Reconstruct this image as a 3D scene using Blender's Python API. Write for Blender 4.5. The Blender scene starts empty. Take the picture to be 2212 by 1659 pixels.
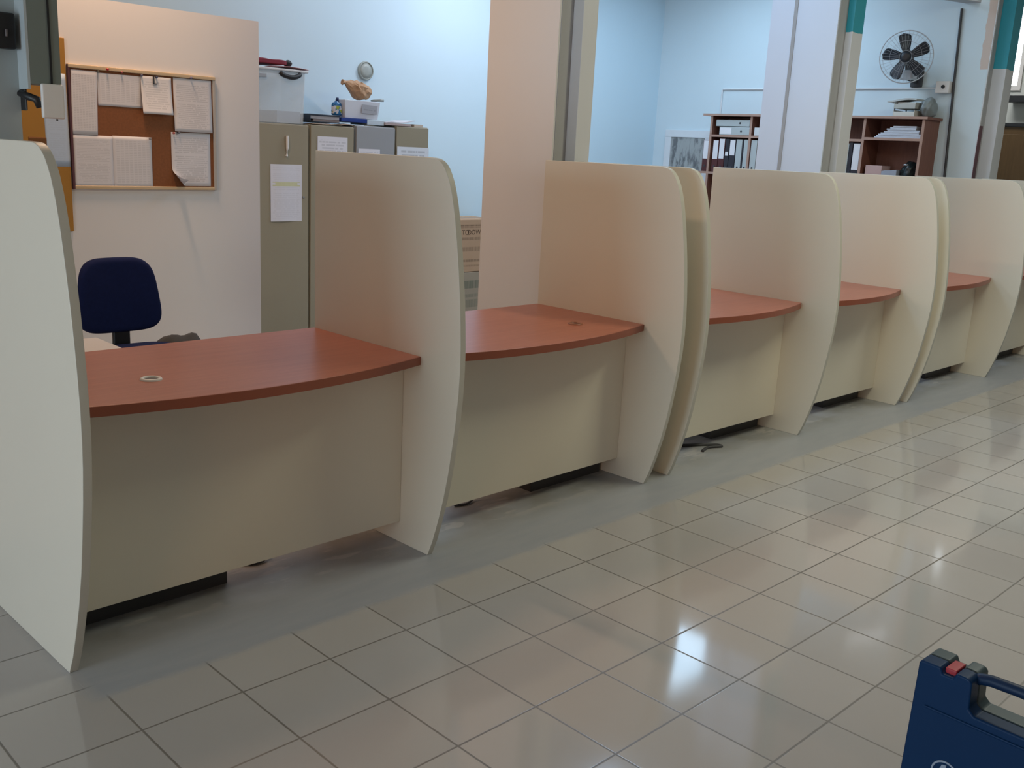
import bpy, bmesh, math, random
from mathutils import Vector, Matrix
random.seed(7)
scn = bpy.context.scene
COL = scn.collection
PI = math.pi

# ------------------------------------------------------------------ helpers
def srgb(r, g, b):
    f = lambda c: (c/255/12.92) if c/255 <= .04045 else ((c/255+.055)/1.055)**2.4
    return (f(r), f(g), f(b), 1.0)

class MB:
    """collects shapes in one bmesh"""
    def __init__(s): s.bm = bmesh.new()
    def box(s, x0, x1, y0, y1, z0, z1, M=None):
        v = [s.bm.verts.new((x, y, z)) for x in (x0, x1) for y in (y0, y1) for z in (z0, z1)]
        for f in ((0,1,3,2),(4,6,7,5),(0,4,5,1),(2,3,7,6),(0,2,6,4),(1,5,7,3)):
            s.bm.faces.new([v[i] for i in f])
        if M is not None:
            for q in v: q.co = M @ q.co
        return s
    def prism(s, pts, a, b, axis, M=None):
        """pts: outline in the two axes other than `axis`, extruded from a to b"""
        def mk(p, t):
            c = list(p); c.insert(axis, t); return Vector(c)
        A = [s.bm.verts.new(mk(p, a)) for p in pts]; B = [s.bm.verts.new(mk(p, b)) for p in pts]
        n = len(pts)
        s.bm.faces.new(A); s.bm.faces.new(B[::-1])
        for i in range(n): s.bm.faces.new([A[i], B[i], B[(i+1) % n], A[(i+1) % n]])
        if M is not None:
            for q in A+B: q.co = M @ q.co
        return s
    def tube(s, pts, r, seg=10, closed=False):
        P = [Vector(p) for p in pts]; n = len(P); rings = []
        up = Vector((0, 0, 1))
        for i, p in enumerate(P):
            t = (P[(i+1) % n]-P[i-1]) if closed else (P[min(i+1, n-1)]-P[max(i-1, 0)])
            t.normalize()
            a = t.cross(up)
            if a.length < .05: a = t.cross(Vector((1, 0, 0)))
            a.normalize(); b = t.cross(a)
            rr = r[i] if isinstance(r, (list, tuple)) else r
            rings.append([s.bm.verts.new(p+(a*math.cos(2*PI*k/seg)+b*math.sin(2*PI*k/seg))*rr) for k in range(seg)])
        m = n if closed else n-1
        for i in range(m):
            A, B = rings[i], rings[(i+1) % n]
            for k in range(seg): s.bm.faces.new([A[k], A[(k+1) % seg], B[(k+1) % seg], B[k]])
        if not closed:
            s.bm.faces.new(rings[0][::-1]); s.bm.faces.new(rings[-1])
        return s
    def lathe(s, prof, seg=32, M=None):
        """prof: (radius, height) list, round the z axis"""
        rings = []; vs = []
        for r, z in prof:
            if r < 1e-6:
                v = s.bm.verts.new((0, 0, z)); rings.append([v]); vs.append(v)
            else:
                R = [s.bm.verts.new((r*math.cos(2*PI*k/seg), r*math.sin(2*PI*k/seg), z)) for k in range(seg)]
                rings.append(R); vs += R
        for A, B in zip(rings, rings[1:]):
            for k in range(seg):
                a, b, c, d = A[k % len(A)], A[(k+1) % len(A)], B[(k+1) % len(B)], B[k % len(B)]
                f = []
                for q in (a, b, c, d):
                    if q not in f: f.append(q)
                if len(f) > 2: s.bm.faces.new(f)
        if M is not None:
            for v in vs: v.co = M @ v.co
        return s
    def grid(s, f, nu, nv, thick=None):
        """surface f(u,v)->point, optionally given a thickness by a second sheet"""
        V = [[s.bm.verts.new(f(i/nu, j/nv)) for j in range(nv+1)] for i in range(nu+1)]
        for i in range(nu):
            for j in range(nv): s.bm.faces.new([V[i][j], V[i+1][j], V[i+1][j+1], V[i][j+1]])
        return s
    def blob(s, c, r, n=3, noise=0, sx=(1, 1, 1), seed=0, flat=None):
        g = bmesh.new(); bmesh.ops.create_icosphere(g, subdivisions=n, radius=1)
        rnd = random.Random(seed); ph = [rnd.uniform(0, 6) for _ in range(9)]
        mp = {}
        for v in g.verts:
            d = v.co.normalized()
            k = 1+noise*(math.sin(4*d.x+ph[0])*math.sin(5*d.y+ph[1])+.6*math.sin(9*d.z+ph[2]+4*d.x)+.5*math.sin(13*d.y+ph[3]+7*d.z))
            p = Vector((c[0]+d.x*r*k*sx[0], c[1]+d.y*r*k*sx[1], c[2]+d.z*r*k*sx[2]))
            if flat is not None: p.z = max(p.z, flat)
            mp[v] = s.bm.verts.new(p)
        for f in g.faces: s.bm.faces.new([mp[v] for v in f.verts])
        g.free(); return s

def obj(name, mb, mat, parent=None, bevel=0, smooth=False, own=True, seg=2, sub=0, solid=0):
    """link the shapes of mb as ONE mesh; vertices are in world space, or in the parent's space when `parent` is given with own=False"""
    bm = mb.bm
    bmesh.ops.recalc_face_normals(bm, faces=bm.faces)
    off = Vector((0, 0, 0))
    if parent is not None and own:
        q = parent
        while q is not None: off += q.location; q = q.parent
    loc = Vector((0, 0, 0))
    if parent is None and own and len(bm.verts):
        xs = [v.co for v in bm.verts]
        loc = Vector(((min(v.x for v in xs)+max(v.x for v in xs))/2, (min(v.y for v in xs)+max(v.y for v in xs))/2, min(v.z for v in xs)))
        off = loc
    for v in bm.verts: v.co -= off
    me = bpy.data.meshes.new(name)
    bm.to_mesh(me); bm.free()
    mats = mat if isinstance(mat, (list, tuple)) else [mat]
    for m in mats: me.materials.append(m)
    o = bpy.data.objects.new(name, me); COL.objects.link(o)
    o.parent = parent; o.location = loc
    if smooth:
        for p in me.polygons: p.use_smooth = True
    if solid:
        md = o.modifiers.new('thickness', 'SOLIDIFY'); md.thickness = solid; md.offset = 0
    if bevel:
        md = o.modifiers.new('bevel', 'BEVEL'); md.width = bevel; md.segments = seg; md.limit_method = 'ANGLE'; md.angle_limit = math.radians(40)
        if not smooth:
            for p in me.polygons: p.use_smooth = True
            w = o.modifiers.new('wn', 'WEIGHTED_NORMAL'); w.keep_sharp = False
    if sub:
        md = o.modifiers.new('sub', 'SUBSURF'); md.levels = sub; md.render_levels = sub
        for p in me.polygons: p.use_smooth = True
    return o

def tag(o, label=None, cat=None, group=None, kind=None):
    if label: o['label'] = label
    if cat: o['category'] = cat
    if group: o['group'] = group
    if kind: o['kind'] = kind
    return o

def thing(name, loc, label, cat, group=None, rz=0):
    o = bpy.data.objects.new(name, None); COL.objects.link(o)
    o.location = loc; o.rotation_euler = (0, 0, rz); o.empty_display_size = .1
    return tag(o, label, cat, group)

def dup(root, loc, label=None, rz=None):
    r = root.copy(); COL.objects.link(r); r.location = loc
    if rz is not None: r.rotation_euler = (0, 0, rz)
    if label: r['label'] = label
    for ch in list(root.children):
        c = ch.copy(); COL.objects.link(c); c.parent = r
        for g in list(ch.children):
            d = g.copy(); COL.objects.link(d); d.parent = c
    return r

def struct(name, mb, mat, label=None, cat=None, bevel=0, parent=None):
    o = obj(name, mb, mat, parent, bevel=bevel, own=False)
    if parent is None: o['kind'] = 'structure'
    if label: o['label'] = label
    if cat and parent is None: o['category'] = cat
    return o

# ------------------------------------------------------------------ materials
class N:
    def __init__(s, name):
        s.m = bpy.data.materials.new(name); s.m.use_nodes = True
        s.t = s.m.node_tree; s.p = s.t.nodes['Principled BSDF']
    def n(s, typ, **k):
        q = s.t.nodes.new(typ)
        for a, b in k.items(): setattr(q, a, b)
        return q
    def l(s, a, b): s.t.links.new(a, b)
    def val(s, x, sock):
        if isinstance(x, (int, float)): sock.default_value = x
        elif isinstance(x, tuple): sock.default_value = x
        else: s.l(x, sock)
    def math(s, op, a, b=0.0, c=None):
        q = s.n('ShaderNodeMath', operation=op); s.val(a, q.inputs[0]); s.val(b, q.inputs[1])
        if c is not None: s.val(c, q.inputs[2])
        return q.outputs[0]
    def mix(s, f, a, b):
        q = s.n('ShaderNodeMix', data_type='RGBA'); s.val(f, q.inputs[0]); s.val(a, q.inputs[6]); s.val(b, q.inputs[7])
        return q.outputs[2]
    def xyz(s, kind='Object'):
        c = s.n('ShaderNodeTexCoord'); q = s.n('ShaderNodeSeparateXYZ'); s.l(c.outputs[kind], q.inputs[0])
        return c.outputs[kind], q.outputs[0], q.outputs[1], q.outputs[2]
    def noise(s, vec, scale, detail=3, rough=.5, dist=0):
        q = s.n('ShaderNodeTexNoise'); q.inputs['Scale'].default_value = scale; q.inputs['Detail'].default_value = detail
        q.inputs['Roughness'].default_value = rough; q.inputs['Distortion'].default_value = dist
        s.l(vec, q.inputs['Vector']); return q.outputs[0]
    def ramp(s, x, a, b):
        q = s.n('ShaderNodeMapRange'); s.val(x, q.inputs[0]); q.inputs[1].default_value = a; q.inputs[2].default_value = b
        return q.outputs[0]
    def bump(s, h, strength=.1, dist=.002):
        q = s.n('ShaderNodeBump'); q.inputs['Strength'].default_value = strength; q.inputs['Distance'].default_value = dist
        s.l(h, q.inputs['Height']); s.l(q.outputs[0], s.p.inputs['Normal'])
    def vec(s, x, y, z=0.0):
        q = s.n('ShaderNodeCombineXYZ'); s.val(x, q.inputs[0]); s.val(y, q.inputs[1]); s.val(z, q.inputs[2]); return q.outputs[0]

def plain(name, c, rough=.5, var=.04, scale=8, metal=0, spec=.5, bump=0, coat=0):
    k = N(name); v, x, y, z = k.xyz()
    f = k.noise(v, scale, 4)
    a = tuple(min(1, q*(1-var)) for q in c[:3])+(1,); b = tuple(min(1, q*(1+var)) for q in c[:3])+(1,)
    k.l(k.mix(f, a, b), k.p.inputs['Base Color'])
    k.p.inputs['Roughness'].default_value = rough; k.p.inputs['Metallic'].default_value = metal
    k.p.inputs['Specular IOR Level'].default_value = spec
    if coat: k.p.inputs['Coat Weight'].default_value = coat; k.p.inputs['Coat Roughness'].default_value = .1
    if bump: k.bump(k.noise(v, scale*12, 3), bump)
    return k.m

def emit(name, c, s):
    k = N(name); k.p.inputs['Base Color'].default_value = c
    k.p.inputs['Emission Color'].default_value = c; k.p.inputs['Emission Strength'].default_value = s
    return k.m

def floor_mat():
    T, X0, Y0 = .2834, .3158, -.3874
    k = N('floor tiles'); v, x, y, z = k.xyz()
    u = k.math('DIVIDE', k.math('SUBTRACT', x, X0), T); w = k.math('DIVIDE', k.math('SUBTRACT', y, Y0), T)
    dx = k.math('PINGPONG', u, .5); dy = k.math('PINGPONG', w, .5)      # 0 on a joint
    wob = k.math('MULTIPLY', k.noise(v, 14, 2), .004)
    line = k.math('MINIMUM', dx, dy)
    g = k.ramp(k.math('SUBTRACT', line, wob), .005, .011)              # 0 joint .. 1 tile
    # residue of the removed counter: no joints to be seen there
    edge = k.math('ADD', y, k.math('MULTIPLY', k.math('SUBTRACT', k.noise(v, 9, 4), .5), .035))
    band = k.math('MULTIPLY', k.ramp(edge, -.20, -.17), k.ramp(x, -.03, .03))
    band = k.math('MULTIPLY', band, k.ramp(y, 1.2, 1.1))
    g2 = k.math('MAXIMUM', g, band)
    cell = k.n('ShaderNodeTexWhiteNoise', noise_dimensions='2D')
    k.l(k.vec(k.math('FLOOR', u), k.math('FLOOR', w)), cell.inputs['Vector'])
    tone = k.mix(cell.outputs[0], (.465, .44, .43, 1), (.515, .487, .472, 1))
    tone = k.mix(k.math('MULTIPLY', k.noise(v, 5, 6, .65), .35), tone, (.42, .41, .40, 1))
    joint = k.mix(k.noise(v, 1.3, 2), (.10, .09, .08, 1), (.27, .25, .23, 1))
    tile = k.mix(g, joint, tone)
    st = k.noise(k.vec(k.math('MULTIPLY', x, 1.6), k.math('MULTIPLY', y, 9)), 2.2, 5, .6)
    res = k.mix(k.ramp(st, .25, .75), (.35, .37, .41, 1), (.41, .42, .45, 1))
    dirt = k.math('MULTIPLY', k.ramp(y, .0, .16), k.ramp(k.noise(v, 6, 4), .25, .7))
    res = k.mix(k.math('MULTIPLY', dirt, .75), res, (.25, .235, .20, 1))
    pale = k.math('MULTIPLY', k.ramp(k.noise(k.vec(x, k.math('MULTIPLY', y, 3)), 4.5, 3), .56, .62), k.ramp(y, .08, .16))
    res = k.mix(k.math('MULTIPLY', pale, .7), res, (.50, .48, .46, 1))
    k.l(k.mix(band, tile, res), k.p.inputs['Base Color'])
    r = k.math('ADD', .05, k.math('MULTIPLY', k.noise(v, 3, 5), .07))
    r = k.math('ADD', r, k.math('MULTIPLY', band, .36)); r = k.math('ADD', r, k.math('MULTIPLY', k.math('SUBTRACT', 1.0, g2), .3))
    k.l(r, k.p.inputs['Roughness'])
    k.p.inputs['Specular IOR Level'].default_value = .8
    k.bump(g2, .10, .0015)
    return k.m

def wood(name, a, b, rough=.35, axis=0, scale=1.0, spec=.5):
    k = N(name); v, x, y, z = k.xyz()
    s = [16*scale]*3; s[axis] = 1.3*scale
    q = k.n('ShaderNodeMapping'); q.inputs['Scale'].default_value = s; k.l(v, q.inputs[0])
    f = k.noise(q.outputs[0], 3, 6, .6, .6)
    k.l(k.mix(k.ramp(f, .3, .7), a, b), k.p.inputs['Base Color'])
    k.p.inputs['Roughness'].default_value = rough; k.p.inputs['Specular IOR Level'].default_value = spec
    return k.m

def paper(name, x0, x1, z0, z1, line=.011, ink=.45, style='text', base=(.70, .67, .685, 1), extra=None):
    """text-like lines on a sheet lying in the x-z plane whose origin is its bottom middle"""
    k = N(name); v, x, y, z = k.xyz()
    w, h = x1-x0, z1-z0
    row = k.math('FLOOR', k.math('DIVIDE', z, line)); fr = k.math('FRACT', k.math('DIVIDE', z, line))
    isl = k.math('MULTIPLY', k.math('GREATER_THAN', fr, .25), k.math('LESS_THAN', fr, .78))
    wn = k.n('ShaderNodeTexWhiteNoise', noise_dimensions='1D'); k.l(row, wn.inputs['W'])
    if style == 'table':
        col = k.math('GREATER_THAN', k.math('FRACT', k.math('DIVIDE', x, w/9)), .25); words = col
        lim = w*.5-.012
    else:
        words = k.math('GREATER_THAN', k.noise(k.vec(k.math('MULTIPLY', x, 70), k.math('MULTIPLY', row, 3.3)), 1.0, 2), .40)
        lim = k.math('SUBTRACT', w*.5-.016, k.math('MULTIPLY', k.math('MULTIPLY', wn.outputs[0], wn.outputs[0]), w*.12))
    m = k.math('LESS_THAN', k.math('ABSOLUTE', x), lim)
    rowon = k.math('GREATER_THAN', k.noise(k.vec(k.math('DIVIDE', row, 4.0), 0.0), 1.7, 1), .38)
    mz = k.math('MULTIPLY', k.math('GREATER_THAN', z, .022), k.math('LESS_THAN', z, h-.022))
    ink = ink*.55; t = k.math('MULTIPLY', k.math('MULTIPLY', isl, words), k.math('MULTIPLY', m, mz))
    if style == 'text': t = k.math('MULTIPLY', t, rowon)
    c = k.mix(k.math('MULTIPLY', t, ink), base, (.12, .12, .14, 1))
    if extra:
        ez0, ez1, ec, ef = extra
        b = k.math('MULTIPLY', k.math('MULTIPLY', k.math('GREATER_THAN', z, ez0), k.math('LESS_THAN', z, ez1)), m)
        c = k.mix(k.math('MULTIPLY', b, ef), c, ec)
    k.l(c, k.p.inputs['Base Color']); k.p.inputs['Roughness'].default_value = .75
    k.p.inputs['Specular IOR Level'].default_value = .2
    return k.m

M = {}
M['floor'] = floor_mat()
M['cream'] = plain('cream laminate', (.76, .71, .605, 1), .32, .02, 3, spec=.45)
M['desk'] = wood('cherry laminate', (.39, .125, .08, 1), (.46, .155, .10, 1), .30, 0, 1, spec=.5)
M['desk_edge'] = plain('cherry shaded edge band', (.30, .085, .045, 1), .4, .05, 10)  # front band coloured darker than the top for the shade it faces
M['white_plastic'] = plain('white plastic', (.78, .75, .72, 1), .4, .02)
M['brown_plastic'] = plain('brown plastic', (.30, .11, .06, 1), .4, .02)
M['black'] = plain('black plastic', (.012, .012, .014, 1), .45, .1)
M['dark_grey'] = plain('dark grey plastic', (.045, .045, .05, 1), .5, .1)
M['wall'] = plain('cream wall paint', (.77, .735, .715, 1), .7, .03, 2, bump=.04)
M['wall_blue'] = plain('pale blue wall paint', (.64, .80, .89, 1), .65, .025, 1.5, bump=.04)
M['wall_white'] = plain('white wall paint', (.74, .76, .78, 1), .65, .025, 1.5, bump=.04)
M['hall'] = plain('hall wall paint', (.42, .39, .34, 1), .7, .03, 2)
M['ceil'] = plain('ceiling white', (.62, .61, .58, 1), .8, .02)
M['jamb'] = plain('jamb tone', (.40, .40, .40, 1), .5, .04, 4)  # grey of the pillar seam and of the shade strips on pillar fronts
M['jamb_light'] = plain('jamb tone edge', (.72, .70, .68, 1), .5, .03, 4)
M['navy'] = plain('navy fabric', (.006, .011, .055, 1), .9, .2, 60, bump=.3, spec=.2)
M['metal'] = plain('grey metal', (.4, .4, .4, 1), .35, .05, 10, metal=.8)
M['beige_metal'] = plain('beige steel', (.31, .27, .19, 1), .45, .04, 4)
M['grey_metal'] = plain('grey steel', (.33, .335, .345, 1), .45, .04, 4)
M['cork'] = plain('cork', (.24, .085, .03, 1), .9, .25, 90, bump=.3)
M['light_wood'] = wood('light wood strip', (.55, .40, .24, 1), (.62, .47, .30, 1), .5)
M['dark_strip'] = plain('dark maroon strip', (.10, .035, .045, 1), .5, .1)
M['yellow'] = plain('ochre yellow board', (.38, .18, .025, 1), .6, .08, 6)
M['shelf'] = wood('reddish brown chipboard', (.19, .075, .05, 1), (.24, .10, .065, 1), .5, 2)
M['shelf_edge'] = plain('worn shelf edge', (.42, .26, .20, 1), .6, .1, 12)

# ------------------------------------------------------------------ camera
cam_d = bpy.data.cameras.new('camera'); cam = bpy.data.objects.new('camera', cam_d); COL.objects.link(cam)
yaw, pitch, roll, fpx = .7876, -.2334, .0516, 2133.7
fw = Vector((math.sin(yaw)*math.cos(pitch), math.cos(yaw)*math.cos(pitch), math.sin(pitch)))
r0 = Vector((math.cos(yaw), -math.sin(yaw), 0)); u0 = r0.cross(fw)
r1 = r0*math.cos(roll)+u0*math.sin(roll); u1 = -r0*math.sin(roll)+u0*math.cos(roll)
mw = Matrix((r1, u1, -fw)).transposed().to_4x4(); mw.translation = (-.9141, -2.5872, 1.4793)
cam.matrix_world = mw
cam_d.sensor_fit = 'HORIZONTAL'; cam_d.sensor_width = 36; cam_d.lens = fpx/2212*36
cam_d.clip_start = .05; cam_d.clip_end = 60
scn.camera = cam

# ------------------------------------------------------------------ the setting
CEIL = 3.4
struct('floor', MB().box(-7, 12, -7, 5, -.1, 0), M['floor'], 'beige square floor tiles with dark joints')
struct('ceiling', MB().box(-7, 12, -7, 5, CEIL, CEIL+.1), M['ceil'])
struct('wall_back', MB().box(-2.6, 8.12, 4.3, 4.4, 0, CEIL), M['wall_blue'], 'pale blue wall at the back of the office')
wr = MB().box(8.02, 8.12, .853, 4.3, 0, CEIL)
k = N('office end wall paint'); v, x, y, z = k.xyz()
streak = k.math('MULTIPLY', k.math('LESS_THAN', k.math('ADD', y, k.math('MULTIPLY', k.noise(v, 8, 3), .05)), .945), k.math('GREATER_THAN', z, 2.33))
c = k.mix(k.noise(v, 2, 3), (.66, .77, .82, 1), (.70, .81, .86, 1))
k.l(k.mix(k.math('MULTIPLY', streak, .8), c, (.66, .48, .38, 1)), k.p.inputs['Base Color']); k.p.inputs['Roughness'].default_value = .65
struct('wall_right', wr, k.m, 'pale end wall of the office carrying shelves and fan')
struct('wall_left', MB().box(-2.7, -2.6, .82, 4.4, 0, CEIL), M['wall'])
struct('wall_partition', MB().box(-2.6, 2.2, 2.7, 2.76, 0, 2.112), M['wall'], 'low peach painted partition behind the blue chair')
# the hall on the customers' side
struct('wall_hall_back', MB().box(-7, 12, -7.1, -7, 0, CEIL), M['hall'])
hl = MB()
hl.box(-7.1, -7, -7, 5, 0, .08).box(-7.1, -7, -7, 5, 2.2, CEIL).box(-7.1, -7, -7, -6.0, .08, 2.2).box(-7.1, -7, .6, 5, .08, 2.2)
struct('wall_hall_left', hl, M['hall'])
wf = MB()
for a, b, c_, d in ((-6, .6, .08, .13), (-6, .6, 2.15, 2.2), (-6, -5.95, .13, 2.15), (-4.8, -4.75, .13, 2.15), (-3.6, -3.55, .13, 2.15), (.55, .6, .13, 2.15), (-2.2, -2.15, .13, 2.15), (-.8, -.75, .13, 2.15)):
    wf.box(-7.08, -7.02, a, b, c_, d)
w1 = struct('window_1', wf, M['white_plastic'])
struct('wall_hall_right', MB().box(12, 12.1, -7, 5, 0, CEIL), M['wall_white'])
struct('wall_corridor', MB().box(8.12, 12, 4.3, 4.4, 0, CEIL), M['wall_white'])

# pillars between the booths: the stubs of the old cashier windows
def pillar(name, x, yf, yb, wid, fin, mat, teal, label, seam=None, finz=(0, CEIL)):
    fx0, fx1, fy = fin
    b = MB().box(x, x+wid, yf, yb, 0, CEIL)
    if x >= 8: b = MB().box(x+.0005, x+wid, yf, yf+.0075, 0, CEIL)
    p = struct(name, b, mat, label)
    kk = N(name+' jamb paint'); v, xx, yy, zz = kk.xyz()
    nx = kk.n('ShaderNodeNewGeometry'); 
    base = kk.mix(kk.noise(v, 5, 3), (.64, .65, .67, 1), (.69, .70, .72, 1))
    if teal:
        t = kk.math('GREATER_THAN', kk.math('ADD', zz, kk.math('MULTIPLY', kk.noise(v, 12, 2), .02)), 2.35)
        base = kk.mix(t, base, (.03, .33, .42, 1))
    kk.l(base, kk.p.inputs['Base Color']); kk.p.inputs['Roughness'].default_value = .4
    f = struct('jamb', MB().box(fx0, fx1, fy, yf+.02, finz[0], finz[1]), kk.m, parent=p, bevel=.003)
    g = struct('groove_shade', MB().box(x+.012, fx0-.004, yf-.004, yf+.001, 0, CEIL), M['jamb'], parent=p)  # darker strip laid on the front face, standing in for its shade
    if seam:
        struct('seam', MB().box(x-.006, x, seam-.012, seam+.012, 0, CEIL), M['jamb'], parent=p)
    return p
M['pil1'] = plain('pillar warm-lit paint', (.75, .73, .725, 1), .65, .03, 2, bump=.05)  # same whitish paint as the next, tinted for warm lamplight
M['pil2'] = plain('pillar cool-lit paint', (.72, .79, .89, 1), .65, .03, 2, bump=.05)  # cool copy of that paint, tinted for the bluish light there
p1 = pillar('trim_2', 2.70, .819, 1.305, .10, (2.794, 2.90, .752), M['pil1'], False, 'wide cream pillar beside the first wooden desk gap')
p2 = pillar('trim_3', 5.35, .823, 1.327, .12, (5.465, 5.608, .772), M['pil2'], True, 'pale pillar with dark vertical joint and teal paint at its top', seam=1.137)
p3 = pillar('trim_4', 8.02, .845, 1.0, .10, (8.11, 8.28, .733), M['wall_white'], True, 'white jamb with teal paint beside the end wall')
struct('strip', MB().box(8.018, 8.075, .838, .846, .3, 1.87), M['dark_strip'], parent=p3)
# leftmost pillar with the broken frame
M['pil0'] = plain('pillar paint grey', (.40, .46, .47, 1), .6, .05, 3, bump=.06)
p0 = struct('trim_1', MB().box(.0, .245, .82, 1.25, 0, CEIL), M['pil0'], 'grey blue pillar at left edge with black switch box')
M['frame0'] = plain('old frame grey green', (.18, .21, .19, 1), .5, .06, 5)
struct('jamb', MB().box(.25, .345, .742, .84, 1.60, CEIL), M['frame0'], parent=p0, bevel=.003)
struct('jamb_edge', MB().box(.243, .251, .742, .825, 1.585, CEIL), plain('frame edge light', (.45, .50, .52, 1), .45), parent=p0)
struct('groove_shade', MB().box(.311, .317, .739, .743, 1.60, CEIL), M['black'], parent=p0)

# ------------------------------------------------------------------ counter units
PROF = [(.73, 0), (.73, 1.4355), (.10, 1.4375), (.045, 1.437), (.022, 1.4345), (.002, 1.428), (-.014, 1.417), (-.028, 1.402), (-.040, 1.383), (-.052, 1.36), (-.064, 1.327),
        (-.076, 1.285), (-.086, 1.24), (-.095, 1.19), (-.106, 1.12), (-.116, 1.05), (-.126, .96), (-.133, .88), (-.138, .80), (-.139, .72), (-.136, .64), (-.128, .55), (-.115, .45),
        (-.098, .34), (-.076, .235), (-.050, .14), (-.025, .06), (0, 0)]
TH = .025
M['edge'] = plain('cream edge in painted shade', (.56, .54, .475, 1), .45, .02, 3, spec=.35)  # greyer copy of the cream, shade put into the panels' front edges
def panel_mb(x, bulge=1.0):
    pts = [(y*(bulge if y < 0 and z < 1.42 else 1), z) for y, z in PROF]
    return MB().prism(pts, x, x+TH, 0)
def desk_outline(x0, x1, yback=.731, yend=.068, sag=.098, n=28, inset=0):
    front = []
    for i in range(n+1):
        t = i/n; xx = x0+(x1-x0)*t
        front.append((xx, yend-sag*(1-(2*t-1)**2)+inset))
    return front
def counter(name, xs, y0, rot, label, bulges, grom, shade_peds):
    t = thing(name, (xs[0], y0, 0), label, 'counter', 'service counter units in a row', rot)
    rel = [x-xs[0] for x in xs]
    for x, bg in zip(rel, bulges):
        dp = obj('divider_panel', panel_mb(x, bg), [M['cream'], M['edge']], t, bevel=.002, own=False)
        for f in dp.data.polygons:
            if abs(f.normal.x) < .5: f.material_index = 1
    for i in range(len(xs)-1):
        a, b = rel[i]+TH+.0005, rel[i+1]-.0005
        fr = desk_outline(a, b, inset=.002)
        d = obj('desktop', MB().prism([(a, .731), *fr, (b, .731)][::-1], .71, .74, 2), M['desk'], t, bevel=.0015, own=False)
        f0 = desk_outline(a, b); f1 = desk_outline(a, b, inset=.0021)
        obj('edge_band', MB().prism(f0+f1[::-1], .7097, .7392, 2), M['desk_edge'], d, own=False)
        gx, gy, gm = grom[i]
        if gm is not None:
            ring = [(.017, -.005), (.021, .0), (.021, .004), (.026, .006), (.031, .0045), (.0335, .0), (.033, -.005)]
            obj('grommet', MB().lathe(ring, 40, Matrix.Translation((gx, gy, .7405))), gm, d, smooth=True, own=False)
            obj('grommet_hole', MB().lathe([(0, 0), (.0195, 0), (.0195, -.01), (0, -.01)], 24, Matrix.Translation((gx-.002, gy, .7412))), M['dark_grey'], d, own=False)
        px0, px1 = (a+.004, a+shade_peds[i]) if shade_peds[i] > 0 else (b+shade_peds[i], b-.004)
        obj('pedestal', MB().box(px0, px1, .225, .705, .10, .7095), M['cream'], t, bevel=.002, own=False)  # unseen pedestal, added to keep the floor under the desk dark
        obj('plinth', MB().box(px0+.02, px1-.02, .245, .69, 0, .10), M['dark_grey'], t, own=False)  # dark base added below it, so the gap stays black
        obj('modesty_panel', MB().box(a, b, .1615, .1795, .084, .7095), M['cream'], t, bevel=.0015, own=False)
    return t
G0 = M['white_plastic']; G1 = M['brown_plastic']
counter('service_counter', (0, 1.306, 2.6195), 0, math.atan(.0155), 'nearest cream counter unit with two desks, from the left picture edge', (1.22, 1.0, 1.0), ((.385, .25, G0), (2.338, .235, G1)), (.62, -.52))
counter('service_counter', (2.815, 4.004, 5.207), .050, -.0103, 'middle cream counter unit, second of three in the row', (1, 1, 1), ((.9, .45, None), (2.1, .4, None)), (-.5, -.5))
counter('service_counter', (5.3553, 6.6849, 7.98), .016, 0, 'farthest cream counter unit, at the right picture edge', (1, 1, 1), ((1, .45, None), (2.3, .4, None)), (-.5, -.5))

# ------------------------------------------------------------------ office chair, pedestal, bag
ch = thing('office_chair', (1.07, 1.95, 0), 'navy blue swivel chair behind the nearest desk', 'chair')
def back_f(u, v):
    x = (u-.5)*2; zz = (v-.5)*2
    wx = .200*(1-.10*zz)
    return x, zz, wx
bk = MB()
nn = 24
def super_pt(a):
    c, s_ = math.cos(a), math.sin(a); e = 2/4.2
    return math.copysign(abs(c)**e, c), math.copysign(abs(s_)**e, s_)
rings = []
for d, sc in ((-.030, .80), (-.034, .90), (-.026, .97), (-.006, 1.0), (.012, .985), (.022, .90), (.024, .6)):
    ring = []
    for i in range(48):
        sx, sz = super_pt(2*PI*i/48)
        wz = .198*(1-.11*sz)
        X = sx*sc*wz; Z = sz*sc*.181
        curve = -.35*(X*X)+.18*Z*Z
        ring.append(bk.bm.verts.new((1.075+X, 2.115+d+curve+.10*(Z), .697+Z)))
    rings.append(ring)
for A, B in zip(rings, rings[1:]):
    for i in range(48): bk.bm.faces.new([A[i], A[(i+1) % 48], B[(i+1) % 48], B[i]])
bk.bm.faces.new(rings[0][::-1]); bk.bm.faces.new(rings[-1])
obj('backrest', bk, M['navy'], ch, smooth=True, sub=1)
obj('back_bar', MB().box(1.036, 1.120, 2.085, 2.115, .43, .56), M['black'], ch, bevel=.01)
sp = MB(); ringz = []
for zz, sc in ((.405, .86), (.412, .97), (.44, 1.0), (.462, .96), (.470, .82)):
    ringz.append([sp.bm.verts.new((1.075+super_pt(2*PI*i/48)[0]*.225*sc, 1.86+super_pt(2*PI*i/48)[1]*.215*sc, zz)) for i in range(48)])
for A, B in zip(ringz, ringz[1:]):
    for i in range(48): sp.bm.faces.new([A[i], A[(i+1) % 48], B[(i+1) % 48], B[i]])
sp.bm.faces.new(ringz[0][::-1]); sp.bm.faces.new(ringz[-1])
obj('seat', sp, M['navy'], ch, smooth=True)
obj('gas_column', MB().lathe([(.04, .36), (.04, .405), (.025, .36), (.025, .2), (.032, .2), (.032, .09), (0, .09)], 20, Matrix.Translation((1.075, 1.86, 0))), M['black'], ch)
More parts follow.
